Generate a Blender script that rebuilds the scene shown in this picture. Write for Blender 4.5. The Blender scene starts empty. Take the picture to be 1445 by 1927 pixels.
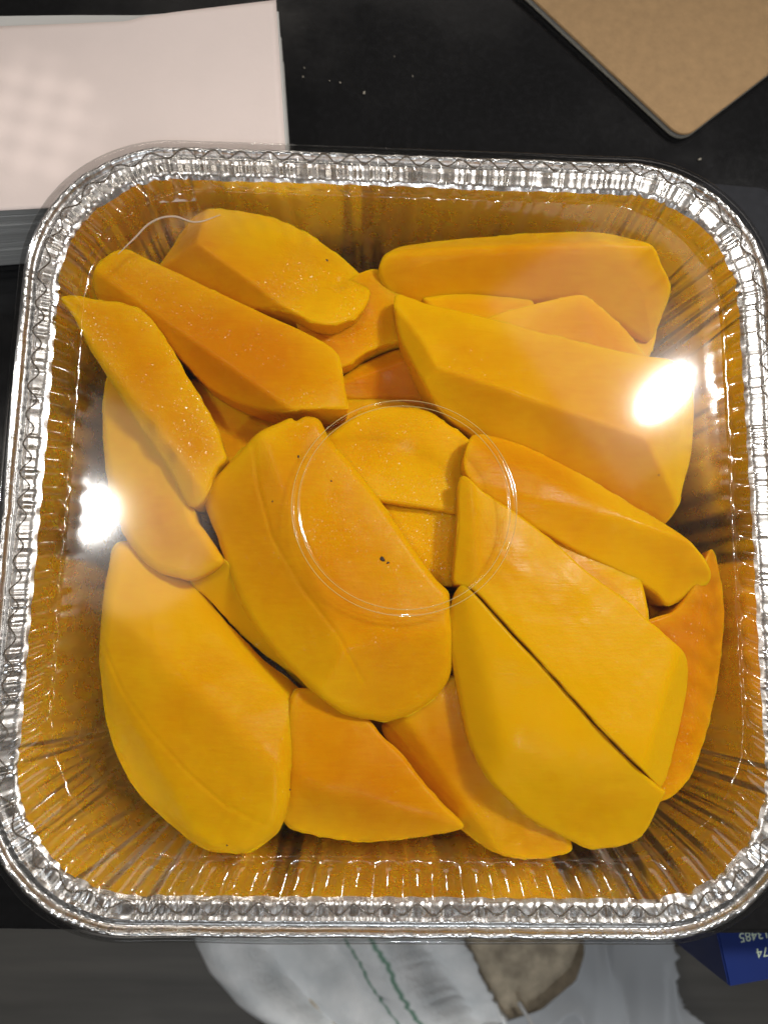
import bpy, bmesh, math, random
import numpy as np
from mathutils import Vector, Matrix, noise
from mathutils.bvhtree import BVHTree

sc = bpy.context.scene
col = sc.collection
random.seed(4)
rng = np.random.default_rng(7)

# ------------------------------------------------------------------ camera
cd = bpy.data.cameras.new('camera'); cam = bpy.data.objects.new('camera', cd); col.objects.link(cam)
cam.matrix_world = Matrix(((0.99906894, -0.02208236, -0.0370625, -0.014907),
                           (0.01508842, 0.98366868, -0.17935514, -0.046556),
                           (0.0404178, 0.17862894, 0.98308601, 0.308813), (0, 0, 0, 1)))
cd.sensor_fit = 'HORIZONTAL'; cd.sensor_width = 36.0; cd.lens = 36.0*1710.88/1445.0
cd.clip_start = 0.01; cd.clip_end = 50
cd.dof.use_dof = True; cd.dof.focus_distance = 0.262; cd.dof.aperture_fstop = 20.0
sc.camera = cam

# ------------------------------------------------------------------ light
world = bpy.data.worlds.new('World'); sc.world = world; world.use_nodes = True
bg = world.node_tree.nodes['Background']
bg.inputs['Color'].default_value = (1.0, 0.93, 0.86, 1); bg.inputs['Strength'].default_value = 0.05

def area_lamp(name, loc, size, power, color, rotz=0.0, target=None, shape='RECTANGLE'):
    l = bpy.data.lights.new(name, 'AREA'); l.shape = shape; l.size, l.size_y = size
    l.energy = power; l.color = color
    o = bpy.data.objects.new(name, l); col.objects.link(o); o.location = loc
    if target is None: o.rotation_euler = (0, 0, rotz)
    else: o.rotation_euler = (Vector(target)-Vector(loc)).to_track_quat('-Z', 'Y').to_euler()
    return o
CEIL = 1.447
WARM = (1.0, 0.90, 0.78); WHITE = (1.0, 0.96, 0.91); COOL = (0.86, 0.93, 1.0)
area_lamp('ceiling_or_added_lamp', (-0.486, 0.237, CEIL), (0.062, 0.076), 2.4, WHITE, math.radians(-30), shape='ELLIPSE')
area_lamp('ceiling_or_added_lamp', (0.574, 0.501, CEIL), (0.052, 0.115), 2.3, WHITE, math.radians(-42), shape='ELLIPSE')
area_lamp('haze_panel', (-0.46, 0.26, CEIL+0.02), (0.34, 0.46), 0.42, (1.0, 0.86, 0.76), math.radians(38), shape='ELLIPSE')  # added glowing panel, shaped to lay a milky haze patch on the lid
area_lamp('haze_panel', (0.49, 0.575, CEIL+0.02), (0.30, 0.46), 0.32, (1.0, 0.88, 0.80), math.radians(36))  # same on the right, turned so the haze edge runs diagonally
area_lamp('fill_panel', (1.35, 0.25, CEIL), (0.8, 1.1), 0.9, (1.0, 0.93, 0.86), target=(0, 0, 0.05))  # added large dim fill panels, they give the foil something to reflect
area_lamp('fill_panel', (-1.35, 0.15, CEIL), (0.8, 1.1), 0.9, (1.0, 0.93, 0.86), target=(0, 0, 0.05))
area_lamp('fill_panel', (0.0, 1.75, CEIL-0.2), (1.3, 0.8), 1.2, (1.0, 0.92, 0.84), target=(0, 0, 0.05))
area_lamp('fill_panel', (0.1, -1.55, CEIL-0.2), (1.3, 0.7), 3.4, (0.93, 0.96, 1.0), target=(0, 0, 0.05))  # added near-side fill, also lifts the towel
area_lamp('ceiling_or_added_lamp', (0.12, -0.88, CEIL), (0.10, 0.10), 4.2, COOL, shape='ELLIPSE')
area_lamp('ceiling_or_added_lamp', (-1.15, -0.05, CEIL), (0.10, 0.10), 1.6, WHITE, shape='ELLIPSE')  # added light, placed to draw glints on the left flutes
area_lamp('ceiling_or_added_lamp', (1.20, -0.05, CEIL), (0.10, 0.10), 1.6, WHITE, shape='ELLIPSE')  # added light, placed for glints along the right flutes
area_lamp('ceiling_or_added_lamp', (-0.36, 0.86, CEIL), (0.20, 0.09), 0.45, WARM, math.radians(20), shape='ELLIPSE')
area_lamp('ceiling_or_added_lamp', (-0.25, 1.85, CEIL), (0.12, 0.12), 3.6, WARM, shape='ELLIPSE')  # added far light for general fill and glints on the far flutes
sp = bpy.data.lights.new('spot_lamp', 'SPOT'); sp.energy = 66.0; sp.color = WHITE
sp.spot_size = 2*math.atan(0.236/1.70); sp.spot_blend = 0.07; sp.shadow_soft_size = 0.10
so = bpy.data.objects.new('spot_lamp', sp); col.objects.link(so)
so.location = (0.84, 0.50, CEIL)
so.rotation_euler = (Vector((0.065, -0.045, 0.035))-so.location).to_track_quat('-Z', 'Y').to_euler()

gl = bpy.data.lights.new('dot_gobo_light', 'SPOT'); gl.energy = 45.0; gl.color = (1.0, 0.92, 0.86)  # added spot whose node pattern projects dots of light on the paper
gl.spot_size = 2*math.atan(0.026/1.63); gl.spot_blend = 0.5; gl.shadow_soft_size = 0.004
go = bpy.data.objects.new('dot_gobo_light', gl); col.objects.link(go); go.location = (-0.95, 0.30, CEIL)
go.rotation_euler = (Vector((-0.1235, 0.129, 0.037))-go.location).to_track_quat('-Z', 'Y').to_euler()
gl.use_nodes = True; gt = gl.node_tree; ge = gt.nodes['Emission']
gc = gt.nodes.new('ShaderNodeTexCoord'); gs = gt.nodes.new('ShaderNodeSeparateXYZ'); gt.links.new(gc.outputs['Normal'], gs.inputs[0])
def gm(op, a, b_):
    n_ = gt.nodes.new('ShaderNodeMath'); n_.operation = op
    for i_, v_ in enumerate((a, b_)):
        if isinstance(v_, (int, float)): n_.inputs[i_].default_value = v_
        else: gt.links.new(v_, n_.inputs[i_])
    return n_.outputs[0]
def gdots(axis): return gm('POWER', gm('ABSOLUTE', gm('SINE', gm('MULTIPLY', gm('DIVIDE', gs.outputs[axis], gs.outputs['Z']), 560.0), 0), 0), 2.0)
gt.links.new(gm('MULTIPLY', gdots('X'), gdots('Y')), ge.inputs['Strength'])

vs = sc.view_settings
vs.view_transform = 'Standard'; vs.look = 'None'; vs.gamma = 1.0; vs.exposure = 0.25; vs.use_curve_mapping = False
sc.render.engine = 'CYCLES'
cy = sc.cycles
cy.use_denoising = True
try: cy.denoiser = 'OPENIMAGEDENOISE'
except Exception: pass
cy.max_bounces = 8; cy.diffuse_bounces = 3; cy.glossy_bounces = 5; cy.transmission_bounces = 4; cy.transparent_max_bounces = 16
cy.use_adaptive_sampling = True; cy.adaptive_threshold = 0.015
cy.sample_clamp_indirect = 4.0; cy.caustics_reflective = True; cy.caustics_refractive = False
cy.blur_glossy = 0.3

# ------------------------------------------------------------------ helpers
def tag(o, label=None, cat=None, group=None, kind=None):
    if label: o['label'] = label
    if cat: o['category'] = cat
    if group: o['group'] = group
    if kind: o['kind'] = kind
    return o
def link(name, me, mat=None, parent=None, smooth=True):
    o = bpy.data.objects.new(name, me); col.objects.link(o)
    if mat and not me.materials: me.materials.append(mat)
    if smooth:
        me.polygons.foreach_set('use_smooth', [True]*len(me.polygons))
    if parent: o.parent = parent
    return o
def empty(name, loc=(0, 0, 0)):
    o = bpy.data.objects.new(name, None); col.objects.link(o); o.location = loc; o.empty_display_size = 0.01
    return o
def grid_mesh(name, P, closed=True):
    """P: (rings, n, 3) array; consecutive rings joined with quads."""
    r, n, _ = P.shape
    m = n if closed else n-1
    i = np.arange(r-1)[:, None]; j = np.arange(m)[None, :]; j2 = (j+1) % n
    F = np.stack([i*n+j, i*n+j2, (i+1)*n+j2, (i+1)*n+j], -1).reshape(-1, 4)
    me = bpy.data.meshes.new(name)
    me.vertices.add(r*n); me.vertices.foreach_set('co', P.reshape(-1).astype(np.float32))
    me.loops.add(F.size); me.loops.foreach_set('vertex_index', F.reshape(-1).astype(np.int32))
    me.polygons.add(len(F)); me.polygons.foreach_set('loop_start', np.arange(0, F.size, 4, dtype=np.int32))
    me.update(calc_edges=True); me.validate()
    return me
def prism(name, outline, z0, z1, mat, parent=None, bevel=0.0, seg=2):
    bm = bmesh.new()
    vs_ = [bm.verts.new((x, y, z0)) for x, y in outline]
    f = bm.faces.new(vs_)
    e = bmesh.ops.extrude_face_region(bm, geom=[f])
    bmesh.ops.translate(bm, vec=(0, 0, z1-z0), verts=[v for v in e['geom'] if isinstance(v, bmesh.types.BMVert)])
    bmesh.ops.recalc_face_normals(bm, faces=bm.faces)
    if bevel:
        bmesh.ops.bevel(bm, geom=list(bm.edges), offset=bevel, segments=seg, affect='EDGES', clamp_overlap=True)
    me = bpy.data.meshes.new(name); bm.to_mesh(me); bm.free()
    return link(name, me, mat, parent, smooth=False)
def vnoise(x, seed, per=None):
    """smooth 1-D value noise, optionally periodic"""
    r = np.random.default_rng(seed); T = r.random(8192)
    i = np.floor(x).astype(int); f = x-i; f = f*f*(3-2*f)
    a, b = (i % per, (i+1) % per) if per else (i % 8192, (i+1) % 8192)
    return T[a]*(1-f)+T[b]*f
def vnoise2(x, y, seed):
    r = np.random.default_rng(seed); T = r.random((256, 256))
    i = np.floor(x).astype(int); j = np.floor(y).astype(int); f = x-i; g = y-j
    f = f*f*(3-2*f); g = g*g*(3-2*g); i0, i1, j0, j1 = i % 256, (i+1) % 256, j % 256, (j+1) % 256
    return (T[i0, j0]*(1-f)+T[i1, j0]*f)*(1-g)+(T[i0, j1]*(1-f)+T[i1, j1]*f)*g

# ------------------------------------------------------------------ materials
def new_mat(name):
    m = bpy.data.materials.new(name); m.use_nodes = True
    nt = m.node_tree
    return m, nt, nt.nodes['Principled BSDF'], nt.nodes['Material Output']
def N(nt, kind, **kw):
    n = nt.nodes.new(kind)
    for k, v in kw.items():
        if k in n.inputs: n.inputs[k].default_value = v
        else: setattr(n, k, v)
    return n
def ramp(nt, fac, stops):
    n = nt.nodes.new('ShaderNodeValToRGB'); e = n.color_ramp.elements
    e[0].position, e[0].color = stops[0][0], stops[0][1]
    e[1].position, e[1].color = stops[-1][0], stops[-1][1]
    for p_, c_ in stops[1:-1]:
        x = e.new(p_); x.color = c_
    nt.links.new(fac, n.inputs['Fac']); return n
def c4(r, g, b): return (r, g, b, 1)
def math_node(nt, op, a, b=None):
    n = nt.nodes.new('ShaderNodeMath'); n.operation = op
    for i, v in enumerate((a, b)):
        if v is None: continue
        if isinstance(v, (int, float)): n.inputs[i].default_value = v
        else: nt.links.new(v, n.inputs[i])
    return n.outputs[0]
def objco(nt): return N(nt, 'ShaderNodeTexCoord').outputs['Object']

def mango_material():
    m, nt, b, out = new_mat('mango_flesh'); L = nt.links.new
    co = objco(nt)
    tone = N(nt, 'ShaderNodeAttribute', attribute_name='tone').outputs['Fac']
    wet = N(nt, 'ShaderNodeAttribute', attribute_name='wet').outputs['Fac']
    n1 = N(nt, 'ShaderNodeTexNoise', Scale=38.0, Detail=4.0, Roughness=0.55); L(co, n1.inputs['Vector'])
    n2 = N(nt, 'ShaderNodeTexNoise', Scale=230.0, Detail=3.0, Roughness=0.6); L(co, n2.inputs['Vector'])
    st = N(nt, 'ShaderNodeMapping'); st.inputs['Scale'].default_value = (130, 1300, 600); st.inputs['Rotation'].default_value = (0, 0, 0.7)
    L(co, st.inputs['Vector'])
    oi = N(nt, 'ShaderNodeObjectInfo'); cx_ = N(nt, 'ShaderNodeCombineXYZ'); L(math_node(nt, 'MULTIPLY', oi.outputs['Random'], 3.1), cx_.inputs['Z']); L(cx_.outputs[0], st.inputs['Rotation'])
    n3 = N(nt, 'ShaderNodeTexNoise', Scale=1.0, Detail=3.0); L(st.outputs[0], n3.inputs['Vector'])
    t = math_node(nt, 'ADD', tone, math_node(nt, 'MULTIPLY', math_node(nt, 'SUBTRACT', n1.outputs['Fac'], 0.5), 0.9))
    t = math_node(nt, 'ADD', t, math_node(nt, 'MULTIPLY', math_node(nt, 'SUBTRACT', n2.outputs['Fac'], 0.5), 0.35))
    t = math_node(nt, 'ADD', t, math_node(nt, 'MULTIPLY', math_node(nt, 'SUBTRACT', n3.outputs['Fac'], 0.5), 0.35))
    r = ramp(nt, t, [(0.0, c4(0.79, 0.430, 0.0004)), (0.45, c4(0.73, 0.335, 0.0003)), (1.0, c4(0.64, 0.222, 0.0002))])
    L(r.outputs['Color'], b.inputs['Base Color'])
    b.inputs['Roughness'].default_value = 0.33; b.inputs['IOR'].default_value = 1.36; b.inputs['Specular IOR Level'].default_value = 0.1
    b.inputs['Subsurface Weight'].default_value = 0.5
    b.inputs['Subsurface Radius'].default_value = (1.0, 0.45, 0.06); b.inputs['Subsurface Scale'].default_value = 0.0045
    # juice film: tiny droplets that glint
    vo = N(nt, 'ShaderNodeTexVoronoi', Scale=2700.0); L(co, vo.inputs['Vector'])
    pz = N(nt, 'ShaderNodeTexNoise', Scale=55.0, Detail=4.0, Roughness=0.65); L(co, pz.inputs['Vector'])
    pzm = ramp(nt, pz.outputs['Fac'], [(0.44, c4(0, 0, 0)), (0.60, c4(1, 1, 1))])
    geo = N(nt, 'ShaderNodeNewGeometry')
    sb_ = N(nt, 'ShaderNodeVectorMath', operation='SUBTRACT'); L(vo.outputs['Color'], sb_.inputs[0]); sb_.inputs[1].default_value = (0.5, 0.5, 0.5)
    sc_ = N(nt, 'ShaderNodeVectorMath', operation='SCALE'); L(sb_.outputs[0], sc_.inputs[0]); sc_.inputs['Scale'].default_value = 0.85
    ad_ = N(nt, 'ShaderNodeVectorMath', operation='ADD'); L(geo.outputs['Normal'], ad_.inputs[0]); L(sc_.outputs[0], ad_.inputs[1])
    nz_ = N(nt, 'ShaderNodeVectorMath', operation='NORMALIZE'); L(ad_.outputs[0], nz_.inputs[0]); L(nz_.outputs[0], b.inputs['Coat Normal'])
    L(math_node(nt, 'MULTIPLY', math_node(nt, 'MULTIPLY', math_node(nt, 'POWER', wet, 2.0), pzm.outputs['Color']), 0.42), b.inputs['Coat Weight'])
    b.inputs['Coat Roughness'].default_value = 0.17; b.inputs['Coat IOR'].default_value = 1.42
    # fibrous wet grain
    v = N(nt, 'ShaderNodeTexNoise', Scale=1500.0, Detail=2.0, Roughness=0.6); L(co, v.inputs['Vector'])
    pat = N(nt, 'ShaderNodeTexNoise', Scale=70.0, Detail=3.0); L(co, pat.inputs['Vector'])
    patm = ramp(nt, pat.outputs['Fac'], [(0.42, c4(0.08, 0.08, 0.08)), (0.66, c4(1, 1, 1))])
    bp = N(nt, 'ShaderNodeBump', Distance=0.0006); L(v.outputs['Fac'], bp.inputs['Height'])
    L(math_node(nt, 'MULTIPLY', math_node(nt, 'MULTIPLY', wet, patm.outputs['Color']), 0.22), bp.inputs['Strength'])
    bp2 = N(nt, 'ShaderNodeBump', Distance=0.0004, Strength=0.12); L(n3.outputs['Fac'], bp2.inputs['Height']); L(bp.outputs[0], bp2.inputs['Normal'])
    bp3 = N(nt, 'ShaderNodeBump', Distance=0.0010, Strength=0.07); L(n2.outputs['Fac'], bp3.inputs['Height']); L(bp2.outputs[0], bp3.inputs['Normal'])
    L(bp3.outputs[0], b.inputs['Normal'])
    rr = ramp(nt, pat.outputs['Fac'], [(0.35, c4(0.44, 0.44, 0.44)), (0.7, c4(0.16, 0.16, 0.16))]); L(rr.outputs['Color'], b.inputs['Roughness'])
    return m
def foil_material(name='aluminium_foil', lo=0.21, hi=0.31, v=0.70):
    m, nt, b, out = new_mat(name); L = nt.links.new
    co = objco(nt)
    b.inputs['Metallic'].default_value = 1.0; b.inputs['Base Color'].default_value = c4(v, v*0.99, v*0.98)
    n = N(nt, 'ShaderNodeTexNoise', Scale=220.0, Detail=4.0, Roughness=0.6); L(co, n.inputs['Vector'])
    r = ramp(nt, n.outputs['Fac'], [(0.3, c4(lo, lo, lo)), (0.7, c4(hi, hi, hi))]); L(r.outputs['Color'], b.inputs['Roughness'])
    bp = N(nt, 'ShaderNodeBump', Distance=0.0008, Strength=0.06); L(n.outputs['Fac'], bp.inputs['Height']); L(bp.outputs[0], b.inputs['Normal'])
    return m
def lid_material():
    m = bpy.data.materials.new('clear_plastic'); m.use_nodes = True; nt = m.node_tree; L = nt.links.new
    nt.nodes.remove(nt.nodes['Principled BSDF']); out = nt.nodes['Material Output']
    fr = N(nt, 'ShaderNodeFresnel', IOR=1.52)
    f2 = math_node(nt, 'MINIMUM', math_node(nt, 'MULTIPLY', fr.outputs[0], 1.75), 0.38)
    tr = N(nt, 'ShaderNodeBsdfTransparent', Color=c4(0.975, 0.975, 0.97))
    g1 = N(nt, 'ShaderNodeBsdfGlossy', Roughness=0.07); g2 = N(nt, 'ShaderNodeBsdfGlossy', Roughness=0.13)
    mg = N(nt, 'ShaderNodeMixShader', Fac=0.08); L(g1.outputs[0], mg.inputs[1]); L(g2.outputs[0], mg.inputs[2])
    mx = N(nt, 'ShaderNodeMixShader'); L(f2, mx.inputs['Fac']); L(tr.outputs[0], mx.inputs[1]); L(mg.outputs[0], mx.inputs[2])
    L(mx.outputs[0], out.inputs['Surface'])
    co = objco(nt)
    n = N(nt, 'ShaderNodeTexNoise', Scale=900.0, Detail=2.0); L(co, n.inputs['Vector'])
    bp = N(nt, 'ShaderNodeBump', Distance=0.0002, Strength=0.0); L(n.outputs['Fac'], bp.inputs['Height'])
    L(bp.outputs[0], g1.inputs['Normal']); L(bp.outputs[0], g2.inputs['Normal'])
    return m
def simple(name, color, rough=0.5, nscale=0, namp=0.15, bump=0.0, bscale=600, bdist=0.0005, spec=0.5, metallic=0.0):
    m, nt, b, out = new_mat(name); L = nt.links.new
    b.inputs['Base Color'].default_value = c4(*color); b.inputs['Roughness'].default_value = rough
    b.inputs['Specular IOR Level'].default_value = spec; b.inputs['Metallic'].default_value = metallic
    co = objco(nt)
    if nscale:
        n = N(nt, 'ShaderNodeTexNoise', Scale=nscale, Detail=5.0, Roughness=0.6); L(co, n.inputs['Vector'])
        a = tuple(c*(1-namp) for c in color); d = tuple(min(1, c*(1+namp)) for c in color)
        L(ramp(nt, n.outputs['Fac'], [(0.3, c4(*a)), (0.7, c4(*d))]).outputs['Color'], b.inputs['Base Color'])
    if bump:
        n = N(nt, 'ShaderNodeTexNoise', Scale=bscale, Detail=4.0); L(co, n.inputs['Vector'])
        bp = N(nt, 'ShaderNodeBump', Distance=bdist, Strength=bump); L(n.outputs['Fac'], bp.inputs['Height']); L(bp.outputs[0], b.inputs['Normal'])
    return m
def table_material():
    m, nt, b, out = new_mat('black_table_top'); L = nt.links.new
    co = objco(nt)
    b.inputs['Base Color'].default_value = c4(0.012, 0.012, 0.013)
    n = N(nt, 'ShaderNodeTexNoise', Scale=14.0, Detail=6.0, Roughness=0.65); L(co, n.inputs['Vector'])
    L(ramp(nt, n.outputs['Fac'], [(0.38, c4(0.06, 0.06, 0.06)), (0.62, c4(0.20, 0.20, 0.20))]).outputs['Color'], b.inputs['Roughness'])
    n2 = N(nt, 'ShaderNodeTexNoise', Scale=420.0, Detail=3.0); L(co, n2.inputs['Vector'])
    L(ramp(nt, n2.outputs['Fac'], [(0.45, c4(0.009, 0.009, 0.0095)), (0.75, c4(0.013, 0.013, 0.014))]).outputs['Color'], b.inputs['Base Color'])
    return m
def wood_material():
    m, nt, b, out = new_mat('grey_floor_wood'); L = nt.links.new
    co = objco(nt); mp = N(nt, 'ShaderNodeMapping'); mp.inputs['Scale'].default_value = (4, 60, 10); L(co, mp.inputs['Vector'])
    n = N(nt, 'ShaderNodeTexNoise', Scale=1.0, Detail=6.0, Roughness=0.6); L(mp.outputs[0], n.inputs['Vector'])
    L(ramp(nt, n.outputs['Fac'], [(0.3, c4(0.060, 0.056, 0.049)), (0.7, c4(0.115, 0.106, 0.092))]).outputs['Color'], b.inputs['Base Color'])
    b.inputs['Roughness'].default_value = 0.55
    return m
def towel_material():
    m, nt, b, out = new_mat('terry_cloth'); L = nt.links.new
    at = N(nt, 'ShaderNodeAttribute', attribute_name='across')
    co = objco(nt)
    n = N(nt, 'ShaderNodeTexNoise', Scale=60.0, Detail=5.0); L(co, n.inputs['Vector'])
    base = ramp(nt, n.outputs['Fac'], [(0.3, c4(0.64, 0.67, 0.68)), (0.7, c4(0.84, 0.85, 0.85))])
    w = math_node(nt, 'ADD', at.outputs['Fac'], math_node(nt, 'MULTIPLY', math_node(nt, 'SUBTRACT', n.outputs['Fac'], 0.5), 0.012))
    g = (0.13, 0.27, 0.19, 1); k = (0, 0, 0, 1); o = (1, 1, 1, 1)
    st = ramp(nt, w, [(0.0, k), (0.590, k), (0.594, o), (0.602, o), (0.606, k), (0.673, k), (0.677, o), (0.685, o), (0.689, k), (1.0, k)])
    mx = N(nt, 'ShaderNodeMixRGB'); L(st.outputs['Color'], mx.inputs['Fac']); L(base.outputs['Color'], mx.inputs['Color1']); mx.inputs['Color2'].default_value = g
    L(mx.outputs[0], b.inputs['Base Color']); b.inputs['Roughness'].default_value = 0.95
    n2 = N(nt, 'ShaderNodeTexNoise', Scale=420.0, Detail=4.0); L(co, n2.inputs['Vector'])
    bp = N(nt, 'ShaderNodeBump', Distance=0.002, Strength=0.6); L(n2.outputs['Fac'], bp.inputs['Height']); L(bp.outputs[0], b.inputs['Normal'])
    return m
def paper_edge_material():
    m, nt, b, out = new_mat('paper_edges'); L = nt.links.new
    co = objco(nt); mp = N(nt, 'ShaderNodeMapping'); mp.inputs['Scale'].default_value = (3, 3, 1500); L(co, mp.inputs['Vector'])
    n = N(nt, 'ShaderNodeTexNoise', Scale=1.0, Detail=3.0); L(mp.outputs[0], n.inputs['Vector'])
    L(ramp(nt, n.outputs['Fac'], [(0.3, c4(0.40, 0.39, 0.37)), (0.7, c4(0.68, 0.67, 0.64))]).outputs['Color'], b.inputs['Base Color'])
    b.inputs['Roughness'].default_value = 0.8
    bp = N(nt, 'ShaderNodeBump', Distance=0.0006, Strength=0.5); L(n.outputs['Fac'], bp.inputs['Height']); L(bp.outputs[0], b.inputs['Normal'])
    return m
M = dict(mango=mango_material(), foil=foil_material(), foil_soft=foil_material('drawn_foil', 0.24, 0.33, 0.92), lid=lid_material(), table=table_material(), wood=wood_material(),
         towel=towel_material(), edges=paper_edge_material(),
         paper=simple('white_paper', (0.76, 0.645, 0.60), 0.6, 30, 0.03, 0.15, 300),
         kraft=simple('kraft_board', (0.36, 0.225, 0.105), 0.8, 260, 0.10, 0.3, 900),
         greyboard=simple('grey_board', (0.36, 0.33, 0.27), 0.8, 100, 0.1),
         slab=simple('dark_plate', (0.022, 0.023, 0.027), 0.7, 300, 0.15, 0, 600, 0.0005, 0.15),
         blue=simple('blue_card', (0.001, 0.013, 0.105), 0.6, 50, 0.1, 0.1, 200, 0.0005, 0.2),
         ink=simple('pale_ink', (0.42, 0.50, 0.36), 0.6),
         cushion=simple('brown_fabric', (0.44, 0.375, 0.275), 0.95, 80, 0.40, 0.6, 500, 0.002),
         crumb=simple('dry_crumb', (0.30, 0.27, 0.22), 0.8), speck=simple('dark_speck', (0.03, 0.015, 0.008), 0.6),
         cord=simple('grey_cord', (0.42, 0.42, 0.41), 0.6))
def bag_material():
    m, nt, b, out = new_mat('grey_film'); L = nt.links.new
    b.inputs['Base Color'].default_value = c4(0.36, 0.38, 0.40); b.inputs['Roughness'].default_value = 0.45; b.inputs['Alpha'].default_value = 0.82
    return m
M['bag'] = bag_material()
M['ridge'] = simple('highlight_tinted_ridge', (0.60, 0.46, 0.18), 0.08)  # warm bright tint puts the ring's highlight lines into the colour
M['ridge'].node_tree.nodes['Principled BSDF'].inputs['Alpha'].default_value = 0.45
M['bead'] = simple('dark_refraction_line', (0.13, 0.11, 0.09), 0.12)  # dark tint stands in for a thin line of refraction
M['bead'].node_tree.nodes['Principled BSDF'].inputs['Alpha'].default_value = 0.75
M['crease'] = simple('pale_highlight_plastic', (0.62, 0.50, 0.40), 0.35)  # pale tint paints the highlight along the lid crease
M['crease'].node_tree.nodes['Principled BSDF'].inputs['Alpha'].default_value = 0.55

# ------------------------------------------------------------------ setting
fl = prism('floor', [(-1.2, -1.3), (1.2, -1.3), (1.2, 0.9), (-1.2, 0.9)], -0.50, -0.462, M['wood']); tag(fl, kind='structure')
for i in range(13):
    y0 = -0.78+i*0.115+0.012
    prism('plank', [(-1.2, y0), (1.2, y0-0.09), (1.2, y0+0.1115-0.09), (-1.2, y0+0.1115)], -0.462, -0.450+0.0008*(i % 3), M['wood'], fl, 0.0012, 1)
tb = prism('table_top', [(-0.75, -0.1205), (-0.10, -0.1265), (0.75, -0.1265), (0.75, 0.75), (-0.75, 0.75)], -0.026, 0.0, M['table'], None, 0.0015, 2)
tag(tb, 'glossy black table top that the foil pan stands on', 'table')

# ------------------------------------------------------------------ foil pan
def rsq(h, r, s, d=0.0, ey=0.0009):
    """rounded square of half-size h+d and corner radius r+d, sampled at fractions s (0..1); each quarter = one side + one corner"""
    fs = 0.72
    s = np.asarray(s, float) % 1.0
    q = np.floor(s*4).astype(int); f = s*4-q
    H = h+d; R = r+d; Ls = h-r
    t = np.clip(f/fs, 0, 1); a = np.clip((f-fs)/(1-fs), 0, 1)*math.pi/2
    x = np.where(f < fs, H, Ls+R*np.cos(a)); y = np.where(f < fs, -Ls+2*Ls*t, Ls+R*np.sin(a))
    ang = q*math.pi/2
    X = x*np.cos(ang)-y*np.sin(ang); Y = x*np.sin(ang)+y*np.cos(ang)
    return X, Y*(1+ey/h)
def corner_w(s):
    f = (np.asarray(s)*4) % 1.0
    c = np.abs(f-0.86)
    c = np.minimum(c, 1-c)
    return np.clip(1-np.clip((c-0.13)/0.07, 0, 1), 0, 1)
def rad_of(h): return np.interp(h, [0.087, 0.105, 0.115], [0.027, 0.036, 0.044])

pan = empty('foil_pan')
tag(pan, 'square aluminium foil pan with crimped rim and wrinkled corners, filled with mango', 'pan')
NS = 3600
S = np.arange(NS)/NS
cw = corner_w(S)
# wall
prof = []
for t in np.linspace(0, 1, 34):
    if t < 0.12:
        a = t/0.12*math.radians(72); prof.append((0.0865+0.004*math.sin(a), 0.0012+0.004*(1-math.cos(a))))
    else:
        k = (t-0.12)/0.88; prof.append((0.0865+0.0038+k*(0.1050-0.0903), 0.0040+k*(0.0462-0.0040)))
per_q = 4*0.21
rings = []
for h, z in prof:
    k = (z-0.0012)/0.045
    fade = min(1.0, max(0.0, (z-0.002)/0.012))
    sh = S+0.010*(k-0.5)*(vnoise(S*40, 3, 40)-0.5)*2
    w1 = vnoise(sh*260+0.8*k, 11, 260); w2 = vnoise(sh*520+1.7*k, 12, 520)
    ridge = 1-np.abs(2*w1-1)*1.0
    cr = (ridge-0.5)*0.0017+(w2-0.5)*0.0004
    straight = 0.00030*np.cos(2*math.pi*(S*88+0.5*(vnoise(S*60, 5, 60)-0.5)))*1.0+(vnoise(S*36+1*k, 6, 36)-0.5)*0.0007
    d = fade*(cw*cr+(1-cw)*straight)*(0.55+0.45*math.sin(math.pi*min(1, k*1.02)))
    x, y = rsq(h, float(rad_of(h)), S, d-0.0004)
    rings.append(np.stack([x, y, np.full(NS, z)], -1))
P = np.array(rings)
wall_top = P[-1].copy()
link('wall', grid_mesh('wall', P), M['foil_soft'], pan)
# base
base = []
for t in np.linspace(1, 0.0, 40):
    b0 = rings[0]; q = b0.copy(); q[:, :2] *= t
    rr = np.hypot(q[:, 0], q[:, 1])
    q[:, 2] = 0.0012+0.0004*np.sin(rr*520)*min(1, (1-t)*8)+0.0003*(vnoise2(q[:, 0]*90+500, q[:, 1]*90+500, 4)-0.5)
    base.append(q[::6])
link('base', grid_mesh('base', np.array(base)), M['foil'], pan)
# rim
rp = [(0.1050, 0.0462, 0), (0.1054, 0.0467, .3), (0.1060, 0.0470, .8), (0.1070, 0.0471, 1), (0.1080, 0.0471, 1), (0.1090, 0.0471, 1), (0.1099, 0.0471, 1), (0.1105, 0.0474, .7),
      (0.1109, 0.0474, .4), (0.1113, 0.0468, .25), (0.1120, 0.0466, .25), (0.1126, 0.0468, .3), (0.1131, 0.0475, .5), (0.1136, 0.0480, .7), (0.1142, 0.0481, .8), (0.1147, 0.0477, .7), (0.1150, 0.0470, .5), (0.1149, 0.0462, .3), (0.1143, 0.0457, .2), (0.1136, 0.0456, .1)]
n1 = vnoise(S*440, 21, 440); n2 = vnoise(S*800, 22, 800); n3 = vnoise(S*210, 23, 210); n4 = vnoise(S*900, 24, 900)
crimp = ((1-np.abs(2*n1-1))-0.5)*0.9+(n2-0.5)*0.4
bead = (n4-0.5)*1.0+(n3-0.5)*0.7
rings = [wall_top]
for h, z, a in rp[1:]:
    dz = (crimp if h < 0.111 else bead)*a*0.00032*(1+0.5*cw)
    sk = 0.0006*(vnoise(S*300, 31, 300)-0.5)*a
    x, y = rsq(h, float(rad_of(h)), S+sk, (n3-0.5)*0.0005*a)
    rings.append(np.stack([x, y, z+dz], -1))
link('rim', grid_mesh('rim', np.array(rings)), M['foil'], pan)

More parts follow.
